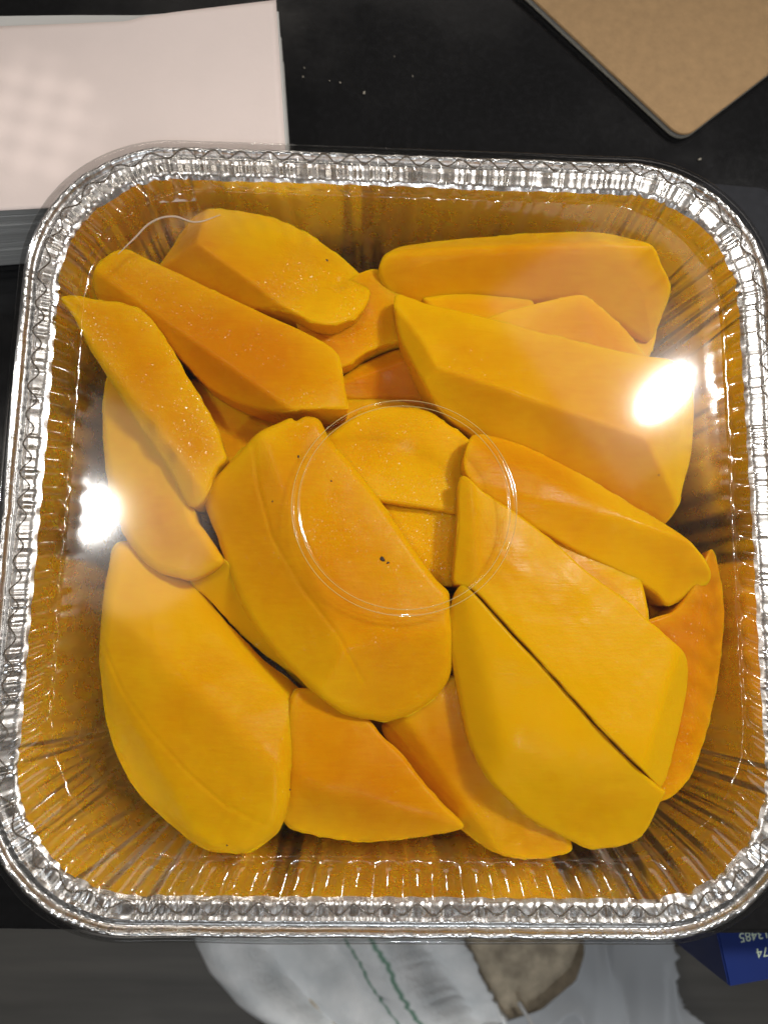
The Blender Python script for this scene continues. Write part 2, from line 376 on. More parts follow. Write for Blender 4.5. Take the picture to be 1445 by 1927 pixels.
# ------------------------------------------------------------------ plastic lid
lid = empty('plastic_cover', (0, 0, 0.0))
tag(lid, 'clear plastic lid with fluted border and embossed ring, closed over the foil pan', 'lid')
NL = 3520
SL = np.arange(NL)/NL
cosw = np.cos(2*math.pi*(SL*88))
jit = 0.8+0.4*vnoise(SL*88, 41, 88)
def lrad(h): return float(np.interp(h, [0.0912, 0.1038, 0.115, 0.117], [0.0345, 0.0395, 0.0440, 0.0455]))
lp = [(0.1150, 0.0440), (0.1160, 0.0441), (0.1167, 0.0446), (0.1170, 0.0460), (0.1170, 0.0480), (0.1167, 0.0492), (0.1160, 0.0499), (0.1150, 0.0501), (0.1140, 0.0499), (0.1132, 0.0493), (0.1122, 0.0489), (0.1115, 0.0488)]
rings = []
for h, z in lp:
    h = 0.115+(h-0.115)*0.55 if h > 0.115 else h
    x, y = rsq(h, lrad(h), SL, (vnoise(SL*30, 45, 30)-0.5)*0.0006); rings.append(np.stack([x, y, np.full(NL, z)], -1))
link('lip', grid_mesh('lip', np.array(rings)), M['lid'], lid)
A = 0.00130
fp = [(0.1075+0.0040, 0.0488, 0, 0), (0.1100, 0.0500, 0, 0), (0.1090, 0.0518, .1, 0), (0.1078, 0.0542, .3, 0), (0.1066, 0.0566, .55, 0), (0.1055, 0.0588, .8, 0), (0.1046, 0.0604, .97, 0), (0.1043, 0.0608, 1, 0), (0.1042, 0.0612, 1, .05),
      (0.1041, 0.0617, 1, .1), (0.1038, 0.0620, .97, .2), (0.1032, 0.0621, .9, .4), (0.1024, 0.0622, .7, .7), (0.1012, 0.0624, .5, .9), (0.1000, 0.0626, .35, 1), (0.0985, 0.0628, .2, 1), (0.0970, 0.0630, .1, 1), (0.0955, 0.0632, 0, 1),
      (0.0942, 0.0634, 0, .95), (0.0934, 0.0635, 0, .7), (0.0928, 0.0637, 0, .3), (0.0922, 0.0639, 0, .08), (0.0917, 0.0640, 0, 0), (0.0912, 0.0639, 0, 0), (0.0909, 0.0636, 0, 0)]
sq = np.sign(cosw)*np.abs(cosw)**0.6
rings = []
for i, (h, z, a, f) in enumerate(fp):
    x, y = rsq(h, lrad(h), SL, A*a*cosw*jit+0.00025*(vnoise(SL*300, 60+i//3, 300)-0.5))
    zz = z+f*0.0009*sq*jit-f*0.0005
    rings.append(np.stack([x, y, zz+0.00012*(vnoise(SL*420+i*0.7, 77, 420)-0.5)], -1))
link('fluted_border', grid_mesh('fluted_border', np.array(rings)), M['lid'], lid)
edge = rings[-1]
# the scalloped seam: added dark tube drawing the refraction line where wall meets flutes
seam = []
for a_ in np.linspace(0, 2*math.pi, 7, endpoint=True):
    x, y = rsq(0.1043, lrad(0.1043), SL, A*cosw*jit+0.00028*math.cos(a_)); seam.append(np.stack([x, y, np.full(NL, 0.0613+0.00034*math.sin(a_))], -1))
fb = [o_ for o_ in lid.children if o_.name.startswith('fluted_border')][0]
link('scalloped_seam', grid_mesh('scalloped_seam', np.array(seam)), M['bead'], fb)
def warp(x, y): return 0.00022*(vnoise2(x*16+50, y*16+50, 91)-0.5)+0.00007*(vnoise2(x*45+50, y*45+50, 92)-0.5)
ZP = 0.0634
NP = 880
ed = edge[::4]
ang = np.arctan2(ed[:, 1], ed[:, 0])
RO = 0.0312
def circ(r): return np.stack([r*np.cos(ang), r*np.sin(ang)*0.975], -1)
rings = []
for t in np.concatenate([[0, .01, .025, .05], np.linspace(.09, 1, 34)]):
    xy = ed[:, :2]*(1-t)+circ(RO)*t
    w = min(1, t*12)*min(1, (1-t)*12)
    z = ed[:, 2]*(1-min(1, t*20))+ZP*min(1, t*20)+w*warp(xy[:, 0], xy[:, 1])
    rings.append(np.c_[xy, z])
link('panel', grid_mesh('panel', np.array(rings)), M['lid'], lid)
rings = []
for r, dz in [(0.0312, 0), (0.03095, .08), (0.0307, .35), (0.0304, .60), (0.0301, .62), (0.0298, .45), (0.0295, .40), (0.0292, .42), (0.0290, .30), (0.0288, .08), (0.0286, 0)]:
    rings.append(np.c_[circ(r), np.full(NP, ZP+dz*0.0005)])
er = link('embossed_ring', grid_mesh('embossed_ring', np.array(rings)), M['lid'], lid)
for rr_ in (0.0309, 0.0292):
    tor = []
    for a_ in np.linspace(0, 2*math.pi, 9): tor.append(np.c_[circ(rr_+0.00012*math.cos(a_)), np.full(NP, ZP+0.0005+0.00012*math.sin(a_))])
    link('ridge', grid_mesh('ridge', np.array(tor)), M['ridge'], er)
rings = []
for t in np.linspace(1, 0.0, 24):
    xy = circ(0.0286*t); rings.append(np.c_[xy, ZP+min(1, (1-t)*8)*warp(xy[:, 0], xy[:, 1])])
link('ring_centre', grid_mesh('ring_centre', np.array(rings)), M['lid'], lid)

st_pts = [(-82.8, 71.4), (-78.6, 76.3), (-73.5, 81.9), (-68.0, 83.6), (-61.4, 82.1), (-54.3, 84.6)]
crv = bpy.data.curves.new('crease_highlight', 'CURVE'); crv.dimensions = '3D'; spn = crv.splines.new('BEZIER'); spn.bezier_points.add(len(st_pts)-1)
for bpt, (x, y) in zip(spn.bezier_points, st_pts):
    bpt.co = (x/1000, y/1000, ZP+0.0002); bpt.handle_left_type = bpt.handle_right_type = 'AUTO'
for k_, bpt in enumerate(spn.bezier_points): bpt.radius = (0.3, 0.9, 1.0, 1.0, 0.9, 0.3)[k_]
crv.bevel_depth = 0.00035; crv.bevel_resolution = 1; crv.resolution_u = 8
tmp = bpy.data.objects.new('tmp', crv); col.objects.link(tmp)
me = bpy.data.meshes.new_from_object(tmp.evaluated_get(bpy.context.evaluated_depsgraph_get())); bpy.data.objects.remove(tmp)
link('crease_highlight', me, M['crease'], lid)

# ------------------------------------------------------------------ mango pieces (outline and face planes in millimetres)
PIECES = [
  dict(label='thick mango wedge with a dimple at its blunt end, against the foil wall',
    outline=[(-76.4,80.1),(-73.3,86.4),(-68.5,95.0),(-65.0,97.1),(-53.7,98.1),(-43.7,97.4),(-36.1,95.3),(-28.4,91.4),(-20.7,85.6),(-14.4,79.9),(-10.5,75.2),(-10.0,71.4),(-11.2,67.3),(-13.4,62.8),(-17.3,59.6),(-21.7,57.7),(-27.4,58.1),(-35.7,61.8),(-45.6,63.5),(-55.5,65.0),(-67.1,69.0),(-75.1,74.8)],
    faces=[[-0.2222,-0.3531,67.02],[0.601,0.7997,24.61],[0.9109,-0.4802,148.95]], radius=1.6, radii=None, base=16, tone=0.45, wet=0.9, dents=[(-19.9,73.5,3.5,1.6),(-26.2,71.2,9,1.0)], blend=1.5, bulge=2, scores=[]),
  dict(label='long mango wedge with a flat orange top, between the dimpled wedge and the speckled slice',
    outline=[(-93.9,69.4),(-93.4,72.3),(-91.9,75.4),(-88.4,79.2),(-84.3,80.2),(-79.4,78.0),(-75.1,75.9),(-65.2,71.1),(-53.9,65.6),(-40.6,59.4),(-30.1,54.6),(-20.3,48.4),(-18.4,42.7),(-16.3,32.1),(-17.1,30.7),(-22.5,29.8),(-34.0,28.9),(-42.9,30.7),(-51.1,34.0),(-58.0,38.0),(-63.7,43.5),(-70.9,50.5),(-78.0,56.0),(-85.1,60.2),(-91.0,62.9),(-93.3,66.1)],
    faces=[[-0.0257,-0.1606,60.33],[0.6386,0.7744,54.82],[-0.4578,-0.0741,48.57]], radius=1.2, radii=None, base=21, tone=0.75, wet=0.6, dents=[], blend=1.5, bulge=0.6, scores=[]),
  dict(label='speckled wet mango slice whose narrow tip touches the foil wall',
    outline=[(-100.6,61.0),(-95.7,62.0),(-90.5,61.3),(-82.6,60.7),(-76.2,58.1),(-71.1,51.9),(-65.1,42.2),(-63.0,38.9),(-58.8,32.5),(-54.6,25.4),(-51.5,17.5),(-50.7,14.6),(-53.3,11.1),(-55.4,4.8),(-58.3,0.8),(-61.8,1.5),(-65.2,7.7),(-68.1,12.8),(-72.2,18.5),(-77.7,25.9),(-82.0,32.4),(-86.3,38.4),(-91.8,46.8),(-96.3,54.9)],
    faces=[[-0.1492,-0.0962,48.29],[0.5083,0.4358,82.84]], radius=1.5, radii=None, base=24, tone=0.35, wet=1.2, dents=[(-73.7,22.5,4,1.5),(-67.7,14.2,3,1.5)], blend=1.5, bulge=1.0, scores=[]),
  dict(label='smooth curved mango slice lying under the speckled slice along the foil wall',
    outline=[(-89.2,42.0),(-90.2,35.1),(-90.0,26.9),(-89.3,20.1),(-87.4,10.1),(-83.7,-0.4),(-80.0,-8.1),(-75.2,-13.8),(-69.9,-17.6),(-64.8,-19.1),(-60.3,-19.9),(-55.9,-18.6),(-50.6,-15.2),(-52.4,-11.4),(-56.5,-5.7),(-59.3,-1.8),(-62.5,9.4),(-67.1,22.7),(-74.2,32.8),(-81.2,40.2),(-86.1,44.2)],
    faces=[[0.2768,0.0457,67.49],[0.5977,0.0967,94.63]], radius=5, radii=None, base=18, tone=0.15, wet=0.15, dents=[], blend=1.5, bulge=0.0, scores=[]),
  dict(label='big rounded mango cheek with one shallow score line, beside the pale flat slice',
    outline=[(-84.3,-9.3),(-85.3,-17.6),(-85.8,-28.5),(-86.5,-40.9),(-86.1,-53.0),(-85.0,-62.0),(-83.0,-69.3),(-79.2,-76.6),(-74.6,-82.4),(-68.3,-87.4),(-59.8,-93.0),(-53.7,-95.8),(-47.0,-96.2),(-41.8,-95.7),(-36.7,-92.8),(-32.4,-88.6),(-30.3,-81.9),(-29.9,-73.1),(-28.7,-63.5),(-26.6,-56.7),(-26.7,-52.2),(-31.0,-48.0),(-38.7,-42.4),(-43.5,-37.9),(-48.3,-33.3),(-54.9,-26.4),(-59.9,-19.4),(-66.5,-14.0),(-72.9,-11.0),(-78.6,-7.9)],
    faces=[[-0.2424,-0.2988,20.95],[0.2112,0.2131,72.43],[0.7292,0.531,130.23]], radius=8, radii=None, base=2, tone=0.1, wet=0.3, dents=[], blend=2.5, bulge=1.5, scores=[[(-84.3,-38.6),(-78.1,-51.4),(-69.9,-61.8),(-58.6,-73.5),(-47.7,-82.1),(-33.9,-88.2)]]),
  dict(label='thin pale yellow mango strip tucked under the central cheek',
    outline=[(-61.4,-19.5),(-55.4,-16.0),(-50.9,-13.6),(-45.2,-20.5),(-38.8,-28.1),(-29.2,-40.1),(-22.8,-49.0),(-24.2,-52.0),(-28.9,-47.3),(-35.1,-43.2),(-43.0,-37.6),(-49.3,-31.6),(-55.8,-24.8)],
    faces=[[0.4604,0.6861,82.12]], radius=1.2, radii=None, base=18, tone=-0.1, wet=1.0, dents=[], blend=1.5, bulge=0.0, scores=[]),
  dict(label='central mango cheek with a small dark spot, partly under the embossed ring',
    outline=[(-57.7,4.7),(-55.8,8.2),(-48.0,15.5),(-42.0,21.3),(-35.9,24.7),(-32.5,26.4),(-31.1,25.5),(-28.4,27.0),(-24.5,26.4),(-22.7,23.2),(-21.6,21.0),(-16.3,15.2),(-9.2,6.9),(-3.6,-0.7),(0.6,-6.5),(4.8,-12.6),(9.6,-18.7),(13.4,-23.0),(13.9,-29.4),(14.5,-36.1),(14.8,-44.7),(11.8,-50.6),(5.2,-55.9),(-1.4,-58.6),(-6.7,-58.6),(-14.6,-57.1),(-21.3,-53.0),(-26.7,-48.6),(-32.2,-43.4),(-37.0,-38.3),(-41.9,-32.4),(-46.2,-25.1),(-50.0,-15.8),(-53.0,-7.6),(-56.1,-0.8)],
    faces=[[0.3777,0.1836,71.47],[-0.0881,-0.0114,56.52],[-0.1848,0.4737,74.12]], radius=4, radii=None, base=22, tone=0.35, wet=0.5, dents=[], blend=1.2, bulge=1, scores=[[(-42.9,18.2),(-40.8,5.5),(-36.5,-8.6),(-27.2,-23.3),(-17.4,-35.2),(-10.0,-48.0)]]),
  dict(label='mango piece seen inside the embossed ring, above a straight cut',
    outline=[(-23.4,21.6),(-20.7,25.3),(-18.0,28.3),(-13.8,32.0),(-8.2,34.4),(-2.6,34.9),(7.4,33.5),(13.1,29.4),(20.2,24.2),(23.7,17.7),(23.6,7.0),(21.5,0.4),(7.6,1.9),(-6.3,3.4),(-13.2,3.3),(-20.4,11.6)],
    faces=[[-0.1003,-0.1415,52.08],[0.0589,-0.453,59.55]], radius=3, radii=None, base=20, tone=0.0, wet=0.8, dents=[(3.1,19.0,7,1.2)], blend=1.5, bulge=0.0, scores=[]),
  dict(label='small mango piece inside the embossed ring, below a straight cut',
    outline=[(-9.0,4.1),(0.8,2.9),(17.2,1.1),(23.2,0.2),(23.1,-19.4),(16.2,-20.2),(10.7,-19.6),(3.7,-15.6),(-4.7,-5.3)],
    faces=[[0.0047,0.0795,47.38]], radius=1.2, radii=None, base=18, tone=0.0, wet=1.0, dents=[(7.4,-5.4,6,0.8)], blend=1.5, bulge=0.0, scores=[]),
  dict(label='large mango cheek under the bright lamp glare, against the foil wall',
    outline=[(-2.7,68.6),(-1.7,56.8),(2.0,47.5),(6.7,38.3),(13.2,31.4),(21.6,26.0),(30.1,20.5),(42.6,11.4),(59.3,1.5),(71.9,-0.8),(80.0,0.3),(83.2,5.5),(85.1,11.9),(88.2,22.0),(89.4,35.3),(88.4,42.4),(85.4,47.7),(80.7,50.1),(73.8,51.0),(60.7,53.1),(42.5,57.3),(28.7,61.2),(8.7,65.8),(2.6,67.9)],
    faces=[[-0.0728,-0.2467,67.25],[0.2916,0.8516,16.44],[0.8599,0.1891,39.45],[-0.6756,0.1336,101.04],[-0.0626,-0.4278,76.69]], radius=1.2, radii=None, base=20, tone=0.3, wet=0.3, dents=[(11.7,46.6,5,0.6)], blend=1.2, bulge=0.0, scores=[]),
  dict(label='triangular mango piece between the long upper wedge and the glare-lit cheek',
    outline=[(25.5,61.2),(29.9,65.2),(39.6,68.1),(52.1,71.7),(57.4,71.9),(63.5,68.0),(70.4,62.6),(74.6,57.2),(77.5,51.8),(74.2,44.4),(56.8,47.5),(39.4,54.3)],
    faces=[[0.0182,-0.067,48.77],[-0.3639,-0.1613,76.98]], radius=1.5, radii=None, base=18, tone=0.35, wet=0.2, dents=[], blend=1.5, bulge=0.0, scores=[]),
  dict(label='low mango piece showing in the gap under the long upper wedge',
    outline=[(6.3,70.5),(10.3,72.6),(16.6,74.7),(27.4,76.5),(36.4,75.3),(41.8,72.6),(40.8,66.0),(30.0,61.9),(13.9,64.2)],
    faces=[[-0.061,-0.2552,59.78]], radius=3, radii=None, base=4, tone=0.3, wet=0.2, dents=[], blend=1.5, bulge=0.0, scores=[]),
  dict(label='long crescent mango wedge along the far foil wall, with a yellow pointed end',
    outline=[(-7.9,78.2),(-4.4,83.5),(-0.1,86.3),(8.8,88.2),(22.1,90.6),(40.0,93.1),(52.5,94.1),(63.3,93.5),(70.5,90.9),(76.7,88.2),(81.0,83.1),(85.4,77.6),(84.5,70.5),(82.0,63.4),(74.9,65.5),(69.7,67.7),(60.0,70.2),(48.5,71.5),(41.4,71.9),(30.8,72.8),(22.0,72.9),(13.3,71.7),(8.0,70.5),(4.5,68.1),(-1.6,69.4),(-5.1,73.0)],
    faces=[[-0.0431,0.8354,-17.68],[0.0582,-0.7173,109.64]], radius=2.0, radii=None, base=18, tone=0.55, wet=0.2, dents=[], blend=4.0, bulge=2.0, scores=[]),
  dict(label='mango slice with a dark notch at its narrow end, between the two largest right cheeks',
    outline=[(17.1,13.0),(19.4,22.4),(23.3,24.1),(32.0,23.4),(44.6,18.5),(57.2,11.6),(69.6,3.9),(81.9,-3.8),(89.5,-11.5),(91.9,-16.1),(89.1,-19.3),(82.6,-23.2),(79.5,-24.1),(75.0,-20.3),(64.2,-15.1),(53.5,-10.6),(44.2,-6.2),(34.1,-1.7),(23.2,4.4)],
    faces=[[-0.1125,-0.1092,60.36],[-0.3999,-0.7601,79.67],[-0.0017,0.466,53.72]], radius=1.5, radii=None, base=23, tone=0.4, wet=0.25, dents=[], blend=1.5, bulge=0.0, scores=[]),
  dict(label='upper strip of the scored mango cheek, above its dark slit',
    outline=[(16.2,9.9),(22.8,5.4),(33.6,-1.4),(43.5,-8.6),(52.5,-16.4),(63.1,-23.8),(69.0,-29.0),(76.4,-34.9),(81.8,-40.0),(82.7,-47.4),(81.2,-54.7),(77.3,-67.7),(73.5,-76.3),(72.1,-75.0),(63.3,-67.6),(53.0,-57.4),(41.5,-45.1),(29.7,-32.8),(20.4,-23.0),(16.2,-20.9),(14.3,-18.7),(15.5,-4.9)],
    faces=[[-0.1168,-0.0301,62.09],[-0.8024,0.2276,125.38],[0.5551,-0.0074,48.91]], radius=1.0, radii=None, base=26, tone=-0.05, wet=0.2, dents=[], blend=1.5, bulge=0.5, scores=[]),
  dict(label='lower strip of the scored mango cheek, rounded end towards the near foil wall',
    outline=[(19.9,-23.2),(16.2,-21.1),(14.1,-26.0),(13.7,-35.1),(15.5,-45.5),(17.7,-55.7),(20.0,-64.3),(24.4,-72.9),(29.5,-78.5),(36.8,-84.8),(44.1,-88.9),(50.0,-91.6),(55.1,-93.7),(64.7,-92.5),(70.0,-88.7),(72.6,-80.9),(73.9,-76.3),(72.2,-75.2),(63.7,-68.4),(53.2,-58.1),(41.5,-45.6),(29.6,-33.4)],
    faces=[[0.0542,0.1431,61.5],[0.7679,0.3257,53.25],[0.0785,0.5574,88.69]], radius=2.0, radii={0: 0.8, 22: 0.8}, base=23, tone=-0.05, wet=0.15, dents=[], blend=3.0, bulge=0.5, scores=[]),
  dict(label='orange mango slice curving along the right foil wall under the scored cheek',
    outline=[(69.6,-30.6),(75.3,-28.2),(81.0,-25.7),(86.2,-19.2),(92.4,-7.8),(95.5,-11.0),(97.7,-22.2),(97.8,-28.5),(96.0,-41.1),(94.4,-48.9),(91.5,-58.1),(87.9,-67.1),(83.7,-74.6),(77.2,-79.9),(69.5,-79.2),(70.0,-64.4),(75.3,-49.1),(74.2,-36.8)],
    faces=[[-0.0397,0.0578,49.41],[-0.5359,0.0942,94.61]], radius=1.5, radii=None, base=6, tone=0.85, wet=0.5, dents=[], blend=1.5, bulge=0.0, scores=[]),
  dict(label='plump orange mango wedge beside the rounded cheek at the near foil wall',
    outline=[(-29.6,-50.6),(-22.8,-50.5),(-13.6,-53.4),(-4.2,-62.9),(1.9,-68.7),(8.0,-76.0),(14.1,-82.4),(19.1,-88.1),(8.1,-91.1),(-3.8,-93.0),(-15.7,-93.0),(-27.6,-90.7),(-31.8,-87.9),(-33.6,-80.0),(-33.5,-69.9),(-31.9,-60.3)],
    faces=[[-0.0577,0.0059,44.59],[0.1085,0.6714,99.27],[0.9057,0.1492,82.3]], radius=2.0, radii=None, base=2, tone=0.7, wet=0.3, dents=[], blend=2.5, bulge=1.0, scores=[]),
  dict(label='mango strip between the orange wedge and the scored cheek at the near foil wall',
    outline=[(-4.0,-61.0),(2.1,-56.4),(16.2,-45.4),(24.1,-54.5),(28.7,-68.2),(36.4,-78.6),(45.6,-85.9),(50.9,-93.5),(45.4,-96.7),(37.7,-97.6),(30.1,-96.5),(22.4,-92.5),(15.5,-86.9),(8.6,-78.9),(0.7,-70.0)],
    faces=[[0.1257,0.233,53.52],[0.996,0.8887,89.9]], radius=2.5, radii=None, base=2, tone=0.55, wet=0.5, dents=[], blend=2, bulge=0.0, scores=[]),
  dict(label='mango piece under the dimpled end of the thick wedge',
    outline=[(-32.7,62.1),(-22.9,71.3),(-11.3,78.8),(-5.4,78.1),(-1.1,72.0),(7.4,61.6),(5.8,56.3),(-1.8,56.9),(-10.9,53.1),(-18.2,48.2),(-25.7,50.1)],
    faces=[[-0.0911,0.1605,29.4]], radius=1.0, radii=None, base=12, tone=0.6, wet=0.4, dents=[], blend=1.5, bulge=0.0, scores=[]),
  dict(label='dark orange mango piece in the hollow beside the long flat-topped wedge',
    outline=[(-22.3,44.3),(-18.2,47.9),(-9.1,53.8),(-0.8,56.8),(7.7,55.7),(12.8,41.8),(9.5,35.6),(1.2,36.6),(-8.9,39.1),(-17.2,40.1)],
    faces=[[0.0666,0.5105,12.33],[0.454,-0.6648,72.01]], radius=2.5, radii=None, base=3, tone=0.8, wet=0.3, dents=[], blend=1.5, bulge=0.0, scores=[]),
  dict(label='mango piece low in the gap between the speckled slice and the central cheek',
    outline=[(-65.5,43.4),(-53.6,37.6),(-41.9,32.8),(-31.9,30.5),(-35.0,23.6),(-44.5,16.6),(-52.5,13.0),(-59.3,19.6)],
    faces=[[-0.0557,-0.0173,33.38]], radius=2, radii=None, base=3, tone=0.3, wet=0.1, dents=[], blend=1.5, bulge=0.0, scores=[]),
  dict(label='low yellow mango piece beside the square end of the long flat-topped wedge',
    outline=[(-32.0,31.1),(-25.5,36.4),(-18.1,40.1),(-10.5,42.4),(4.7,38.1),(4.8,32.0),(-8.6,26.5),(-21.8,22.7)],
    faces=[[0.0679,-0.2727,43.64]], radius=2, radii=None, base=3, tone=-0.1, wet=0.3, dents=[], blend=1.5, bulge=0.0, scores=[]),
  dict(label='mango piece glimpsed under the notched slice above the scored cheek',
    outline=[(43.8,-3.0),(54.9,-6.0),(65.8,-12.1),(71.2,-17.5),(71.9,-30.8),(62.1,-31.0),(48.2,-18.8)],
    faces=[[-0.1369,-0.0721,54.22]], radius=1.5, radii=None, base=10, tone=0.3, wet=0.2, dents=[], blend=1.5, bulge=0.0, scores=[]),
  dict(label='mango piece in shadow behind the triangular piece near the far corner',
    outline=[(67.0,77.6),(72.3,76.8),(84.7,72.5),(84.0,62.2),(78.8,57.5),(68.3,62.7)],
    faces=[[-0.0928,-0.0538,38.51]], radius=2, radii=None, base=2, tone=0.3, wet=0.1, dents=[], blend=1.5, bulge=0.0, scores=[]),
  dict(label='shadowed mango piece deep between the notched slice and the orange slice',
    outline=[(70.1,-14.6),(82.0,-15.3),(92.3,-15.9),(91.7,-29.4),(81.3,-34.5),(69.6,-29.7)],
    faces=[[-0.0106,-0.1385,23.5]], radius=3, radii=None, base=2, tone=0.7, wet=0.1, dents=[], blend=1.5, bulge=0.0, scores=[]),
  dict(label='shadowed mango piece lying on the pan floor beneath the central cheek',
    outline=[(-57.6,-12.1),(-31.9,15.7),(8.9,16.7),(43.1,0.2),(59.4,-33.2),(42.1,-65.8),(-6.7,-66.4),(-29.9,-49.3)],
    faces=[[0.0275,0.0095,25.3]], radius=5, radii=None, base=1.5, tone=0.4, wet=0.1, dents=[], blend=1.5, bulge=0.0, scores=[]),
  dict(label='shadowed mango piece lying on the pan floor beneath the glare-lit cheek',
    outline=[(-9.0,67.4),(17.6,79.6),(53.5,73.1),(80.0,55.2),(87.5,19.1),(60.8,4.3),(26.4,21.1),(-1.6,41.9)],
    faces=[[0.0184,0.0104,22.14]], radius=5, radii=None, base=1.5, tone=0.4, wet=0.1, dents=[], blend=1.5, bulge=0.0, scores=[]),
  dict(label='shadowed mango piece lying on the pan floor beneath the long flat-topped wedge',
    outline=[(-90.2,76.0),(-75.1,87.9),(-48.3,81.2),(-23.1,67.0),(-19.0,41.4),(-32.6,33.9),(-60.4,40.3),(-81.7,52.3)],
    faces=[[0.0291,0.0138,24.11]], radius=5, radii=None, base=1.5, tone=0.4, wet=0.1, dents=[], blend=1.5, bulge=0.0, scores=[]),
]

def resample(poly, n):
    """closed Catmull-Rom resample, even arc length"""
    p_ = np.array(poly, float); m = len(p_); pts = []; idx = []
    for i in range(m):
        a, b, c, d = p_[i-1], p_[i], p_[(i+1) % m], p_[(i+2) % m]
        for t in np.linspace(0, 1, 14, endpoint=False):
            pts.append(0.5*((2*b)+(-a+c)*t+(2*a-5*b+4*c-d)*t*t+(-a+3*b-3*c+d)*t**3)); idx.append(i+t)
    pts = np.array(pts); idx = np.array(idx)
    seg = np.hypot(*(np.roll(pts, -1, 0)-pts).T); s = np.concatenate([[0], np.cumsum(seg)])
    u = np.linspace(0, s[-1], n, endpoint=False)
    q = np.stack([np.interp(u, s, np.append(pts[:, k], pts[0, k])) for k in (0, 1)], -1)
    return q, np.interp(u, s, np.append(idx, m))
def dist_to_poly(X, poly):
    a = poly; b = np.roll(poly, -1, 0); ab = b-a; L2 = (ab**2).sum(1)+1e-9
    out = np.empty(len(X))
    for i0 in range(0, len(X), 2000):
        x = X[i0:i0+2000]
        t = np.clip(((x[:, None]-a[None])*ab[None]).sum(-1)/L2, 0, 1)
        d = x[:, None]-(a[None]+t[..., None]*ab[None])
        out[i0:i0+2000] = np.sqrt((d**2).sum(-1).min(1))
    return out
def smin(vals, k):
    v = np.array(vals); m = v.min(0)
    return m-k*np.log(np.exp(-(v-m)/k).sum(0))+0.0
piece_bvh = []
def mango_piece(i, d):
    n = 260
    o, oi = resample(d['outline'], n)
    c = o.mean(0)
    # slightly ragged knife edges
    nr = o-c; nr /= np.hypot(*nr.T)[:, None]
    per = np.arange(n)/n
    rag = nr*((vnoise(per*60, 100+i, 60)-0.5)*0.40+(vnoise(per*130, 200+i, 130)-0.5)*0.15)[:, None]
    rag = rag
    # medial segment the rings collapse onto
    u, sv, vt = np.linalg.svd(o-c, full_matrices=False)
    ax = vt[0]; pr = (o-c)@ax; half = 0.5*(pr.max()-pr.min()); wd = np.abs((o-c)@vt[1]).max()
    lim = max(0.5, half-wd*1.05)
    mid = 0.5*(pr.max()+pr.min())
    core = c+np.clip((pr-mid)*0.9, -lim, lim)[:, None]*ax+mid*ax
    ts = np.concatenate([[0, .006, .014, .026, .042, .062, .088], np.linspace(.12, 1, 46)])
    X = np.concatenate([o*(1-t)+core*t+rag*math.exp(-t/0.025) for t in ts])
    dist = dist_to_poly(X, o)
    r0 = d['radius']*0.6
    vals = [a*X[:, 0]+b*X[:, 1]+cc for a, b, cc in d['faces']]
    k = d['blend']*0.32
    z = smin(vals, k) if len(vals) > 1 else vals[0]
    # tone per face: a face that is steeper was cut nearer the stone, so it is more orange
    if len(vals) > 1:
        w = np.exp(-(np.array(vals)-np.min(vals, 0))/1.2); w /= w.sum(0)
        ft = np.array([0.0]+[0.10*((j*7+i) % 3-1)+0.05 for j in range(1, len(vals))]); tone = d['tone']+(w*ft[:, None]).sum(0)
    else: tone = np.full(len(X), float(d['tone']))
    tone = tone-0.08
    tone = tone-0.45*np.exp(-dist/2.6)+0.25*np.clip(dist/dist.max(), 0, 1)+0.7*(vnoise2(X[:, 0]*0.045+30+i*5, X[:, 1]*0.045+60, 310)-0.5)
    dmax = dist.max()
    if d['bulge']: z = z-d['bulge']*(1-np.clip(dist/dmax, 0, 1))**2
    q = np.clip(1-dist/r0, 0, 1)
    z = z-r0*0.9*(1-np.sqrt(np.clip(1-q*q, 0, 1)))
    for (dx, dy, r, dp) in d['dents']:
        z = z-dp*np.exp(-((X[:, 0]-dx)**2+(X[:, 1]-dy)**2)/(r*r*0.6))
    for line in d['scores']:
        pl_ = np.array(line, float); a_ = pl_[:-1]; ab_ = pl_[1:]-a_
        t_ = np.clip(((X[:, None]-a_)*ab_).sum(-1)/(ab_**2).sum(-1), 0, 1)
        dl = np.sqrt((((X[:, None]-a_-t_[..., None]*ab_))**2).sum(-1)).min(1)
        z = z-0.26*np.exp(-(dl/0.45)**2)
    z = z+(vnoise2(X[:, 0]*0.10+40+i*7, X[:, 1]*0.10+40, 300)-0.5)*0.7+(vnoise2(X[:, 0]*0.35+40+i*3, X[:, 1]*0.35+40, 301)-0.5)*0.14
    z = np.minimum(z, 61.5)
    P = np.c_[X, z].reshape(len(ts), n, 3)[::-1]
    # sides and underside
    ze = P[-1, :, 2]; zb = d['base']; low = []
    for kk, f in ((.06, .004), (.15, .010), (.35, .03), (.6, .07), (.82, .14), (.95, .24), (1.0, .38), (1.0, .7), (1.0, 1.0)):
        xy = o*(1-f)+core*f+rag*math.exp(-f/0.025)
        low.append(np.c_[xy, ze*(1-kk)+np.minimum(zb, ze-2)*kk])
    P = np.concatenate([P, np.array(low)])
    me = grid_mesh('mango_piece', P/1000.0)
    tv = np.concatenate([tone.reshape(len(ts), n)[::-1].reshape(-1), np.tile(tone.reshape(len(ts), n)[0], len(low))])
    at = me.attributes.new('tone', 'FLOAT', 'POINT'); at.data.foreach_set('value', tv.astype(np.float32))
    at = me.attributes.new('wet', 'FLOAT', 'POINT'); at.data.foreach_set('value', np.full(len(tv), d['wet'], np.float32))
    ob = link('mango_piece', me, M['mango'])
    bm = bmesh.new(); bm.from_mesh(me); bmesh.ops.remove_doubles(bm, verts=bm.verts, dist=1e-6); bmesh.ops.recalc_face_normals(bm, faces=bm.faces); bm.to_mesh(me); bm.free()
    for pl in me.polygons: pl.use_smooth = True
